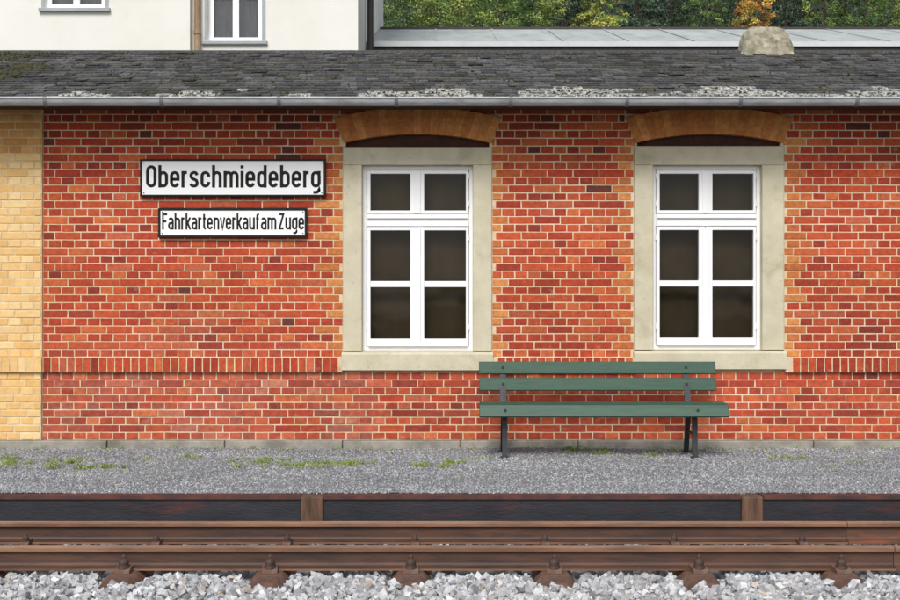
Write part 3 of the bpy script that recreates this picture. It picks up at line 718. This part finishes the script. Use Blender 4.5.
hwin(wa0,wa1,wza,hy); hwin(wb0,wb1,wzb,hy+.15)
m=M(); px_,_=P(196.5,0,hd); m.cyl((px_,hy+.07,0),(px_,hy+.07,HT),.045,14)
for z in (3,5.2,7.4): m.cyl((px_,hy+.07,z),(px_,hy+.07,z+.05),.055,14)
o=m.obj('downpipe',[m_pipe],he); hinv(o)
m=M(); m.cyl((HX+.08,hy+1.75,0),(HX+.08,hy+1.75,HT),.05,14); o=m.obj('downpipe',[m_darkpipe],he); hinv(o)
# ================================================================ SHED BEHIND
sd=20.5; sy=sd-12
se=empty('long_shed',(6,sy,0),"long low shed with smooth pale grey sheet roof","shed")
sinv=lambda o:setattr(o,'matrix_parent_inverse',Matrix.Translation((-6,-sy,0)))
sx0=HX+.012; sx1=24
_,ze=P(0,42.5,sd); _,zr=P(0,29,sd+4.0)
m=M()
x=sx0
while x<sx1:
    n=min(x+1.05,sx1)
    m.add([(x,sy,ze),(n,sy,ze),(n,sy+4,zr),(x,sy+4,zr)],[(0,1,2,3)])
    m.add([(n-.02,sy,ze+.012),(n+.02,sy,ze+.012),(n+.02,sy+4,zr+.012),(n-.02,sy+4,zr+.012),(n-.02,sy,ze),(n+.02,sy,ze)],[(0,1,2,3),(4,5,1,0)]); x=n
m.ext([(sy+4.1,zr+.0),(sy+8,ze),(sy+8,ze-.05),(sy+4.1,zr-.08)],sx0,sx1)
o=m.obj('roof',[m_sheet],se,recalc=False); sinv(o)
m=M(); m.box(sx0,sx1,sy+3.9,sy+4.15,zr-.05,zr+.022); o=m.obj('ridge_cap',[m_darkpipe],se); sinv(o)
m=M(); m.box(sx0,sx1,sy-.02,sy+.015,ze-.06,ze+.016); o=m.obj('roof_edge',[m_whitetrim],se); sinv(o)
m=M(); m.box(sx0+.1,sx1,sy+.35,sy+7.8,0,ze-.03); m.box(sx0+.05,sx1,sy+.02,sy+.06,ze-.17,ze-.03)
o=m.obj('wall',[m_darkwood],se); sinv(o)
# ================================================================ TREES
def leafcrown(name,kind,cols,R,H,nclump,nl,ls,parent):
    if kind=='broad':
        u=rng.normal(size=(nclump,3)); u/=np.linalg.norm(u,axis=1)[:,None]; rad=rng.uniform(.3,1.0,nclump)**.6
        c=u*rad[:,None]*np.array([R,R,H/2])*rng.uniform(.7,1.25,(nclump,1)); c[:,2]+=H/2
        cr=rng.uniform(.3,.9,nclump)*R*.2
    else:
        t=rng.random(nclump)**1.3; a=rng.uniform(0,6.28,nclump); rr_=R*(1-t)*rng.uniform(.35,1.05,nclump)
        c=np.stack([rr_*np.cos(a),rr_*np.sin(a),t*H-.3*rr_],1); cr=rng.uniform(.25,.55,nclump)*R*.3
    b=rng.uniform(.35,1.5,nclump); ci=rng.integers(0,len(cols),nclump)
    off=rng.normal(size=(nclump,nl,3))*cr[:,None,None]*np.array([.7,.7,.5 if kind=='broad' else .16])
    pos=(c[:,None]+off).reshape(-1,3); n=len(pos)
    s_=rng.uniform(.4,1.2,n)*ls
    q=np.array([[-1,0,0],[0,-.45,.1],[1,0,0],[0,.45,.1]])
    V=np.einsum('nij,kj->nki',randrot(n),q)*s_[:,None,None]+pos[:,None]
    colb=np.array(cols)[ci]*b[:,None]; colv=np.repeat(colb,nl,0)*rng.uniform(.7,1.3,(n,1))
    return np_mesh(name,V,np.array([[0,1,2,3]]),colv,[m_leaf],parent)
def tree(name,x,y,zb,kind,cols,R,H,trunkh,label,nclump=150,nl=55,ls=.06):
    m=M(); n=7; tr=.2 if kind=='broad' else .13
    pts=[Vector((0,0,-.5))]
    for i in range(1,n): pts.append(Vector((random.uniform(-.12,.12),random.uniform(-.12,.12),(trunkh+H*(.6 if kind=='broad' else .95))*i/(n-1))))
    for i in range(n-1): m.cyl(pts[i],pts[i+1],tr*(1-i/n),9,r2=tr*(1-(i+1)/n))
    for k in range(14):
        p=pts[random.randint(3,n-2)]; a=random.uniform(0,6.28); l=R*.75
        up=.7 if kind=='broad' else -.1
        m.cyl(p,p+Vector((math.cos(a)*l,math.sin(a)*l,up*l)),.04,6,r2=.012)
    e=empty(name,(x,y,zb),label,"tree")
    m.obj('trunk',[m_bark],e)
    cr=leafcrown('crown',kind,cols,R,H,nclump,nl,ls,e); cr.location=(0,0,trunkh)
    return e
yg=[(.27,.35,.08),(.32,.37,.09),(.18,.27,.07)]; gr=[(.14,.25,.07),(.10,.18,.05),(.20,.30,.08)]
orr=[(.60,.32,.07),(.55,.40,.08),(.50,.26,.06)]; dk=[(.040,.070,.036),(.055,.092,.046),(.026,.048,.028)]; bl_=[(.08,.135,.085),(.06,.10,.07),(.11,.175,.10)]
yl=[(.46,.42,.09),(.34,.38,.08),(.22,.30,.07)]
def tp(px,d): return (px-450)*d/F_PX
TR=[('broadleaf_tree',398,42,'broad',gr,1.5,5,"bright green leafy tree behind the shed"),
('broadleaf_tree',428,44,'broad',yg,1.4,5,"yellow green broadleaf tree behind the shed"),
('broadleaf_tree',462,41,'broad',yg,1.4,5,"yellow green broadleaf tree behind the shed"),
('broadleaf_tree',500,42,'broad',gr,1.4,5.2,"bright green leafy tree behind the shed"),
('broadleaf_tree',532,44,'broad',yg,1.2,5.2,"yellow green broadleaf tree behind the shed"),
('conifer_tree',562,50,'con',dk,2.6,11,"dark green conifer on the wooded slope"),
('autumn_tree',600,40,'broad',yl,.75,2.4,"small yellowing tree among dark conifers"),
('conifer_tree',636,47,'con',bl_,1.7,11,"blue green conifer on the wooded slope"),
('conifer_tree',672,52,'con',dk,2.8,12,"dark green conifer on the wooded slope"),
('broadleaf_tree',708,45,'broad',gr,.9,4.4,"bright green leafy tree on the slope"),
('autumn_tree',752,41,'broad',orr,.62,2.4,"small orange autumn tree among dark conifers"),
('conifer_tree',786,47,'con',bl_,1.8,10,"blue green conifer on the wooded slope"),
('broadleaf_tree',824,46,'broad',yg,.8,4.2,"yellow green broadleaf tree behind the shed"),
('broadleaf_tree',862,46,'broad',gr,1.3,5.5,"bright green leafy tree on the slope"),
('broadleaf_tree',905,48,'broad',yg,1.1,5,"yellow green broadleaf tree behind the shed"),
('conifer_tree',720,56,'con',dk,3.4,13,"dark green conifer on the wooded slope"),
('conifer_tree',600,56,'con',dk,3.4,13,"dark green conifer on the wooded slope"),
('conifer_tree',780,58,'con',dk,3.4,13,"dark green conifer on the wooded slope"),
('conifer_tree',835,54,'con',bl_,3.2,13,"blue green conifer on the wooded slope"),
('conifer_tree',880,56,'con',dk,3.4,13,"dark green conifer on the wooded slope"),
('conifer_tree',500,56,'con',bl_,3.4,13,"blue green conifer on the wooded slope"),
('conifer_tree',430,58,'con',bl_,3.4,13,"blue green conifer on the wooded slope"),
('conifer_tree',960,52,'con',dk,3.4,13,"dark green conifer on the wooded slope")]
for nm,px,d,kd,cols,R,H,lab in TR:
    x=tp(px,d); y=d-12; zb=hillz(x,y)
    band=CAMZ+285*d/F_PX
    th=band-zb-H*(.5 if kd=='broad' else .35)
    if nm=='autumn_tree': th=band-zb-H*.6
    if th<.3: th=.3
    tree(nm,x,y,zb,kd,cols,R,H,th,lab,nclump=(150 if R>1 else 70) if kd=='broad' else 330,nl=85 if kd=='broad' else 60,ls=.05 if kd=='broad' else .075)

# ================================================================ LIGHT, CAMERA
EL=44
wd=bpy.data.worlds.new("World"); sc.world=wd; wd.use_nodes=True; nt=wd.node_tree
bg=nt.nodes['Background']; sky=nt.nodes.new('ShaderNodeTexSky'); sky.sky_type='NISHITA'; sky.sun_disc=False
sky.sun_elevation=math.radians(EL); sky.sun_rotation=math.radians(190); sky.dust_density=2.0; sky.air_density=1.0
hs=nt.nodes.new('ShaderNodeHueSaturation'); hs.inputs['Saturation'].default_value=.36
nt.links.new(sky.outputs[0],hs.inputs['Color']); nt.links.new(hs.outputs[0],bg.inputs['Color']); bg.inputs['Strength'].default_value=.13
el=math.radians(EL); az=math.radians(190)
ts=Vector((math.sin(az)*math.cos(el),math.cos(az)*math.cos(el),math.sin(el)))
ld=bpy.data.lights.new('sun','SUN'); ld.energy=2.3; ld.angle=math.radians(22); ld.color=(1,.97,.93)
lo=bpy.data.objects.new('sun',ld); COL.objects.link(lo); lo.rotation_euler=(-ts).to_track_quat('-Z','Y').to_euler(); lo.location=(-5,-20,20)
cd=bpy.data.cameras.new('camera'); cd.sensor_width=36; cd.lens=F_PX/900*36; cd.clip_end=1000; cd.clip_start=.1
co=bpy.data.objects.new('camera',cd); COL.objects.link(co); co.location=(0,-12,CAMZ); co.rotation_euler=(math.radians(90),0,0)
sc.camera=co
sc.view_settings.view_transform='Standard'; sc.view_settings.look='None'; sc.view_settings.exposure=0
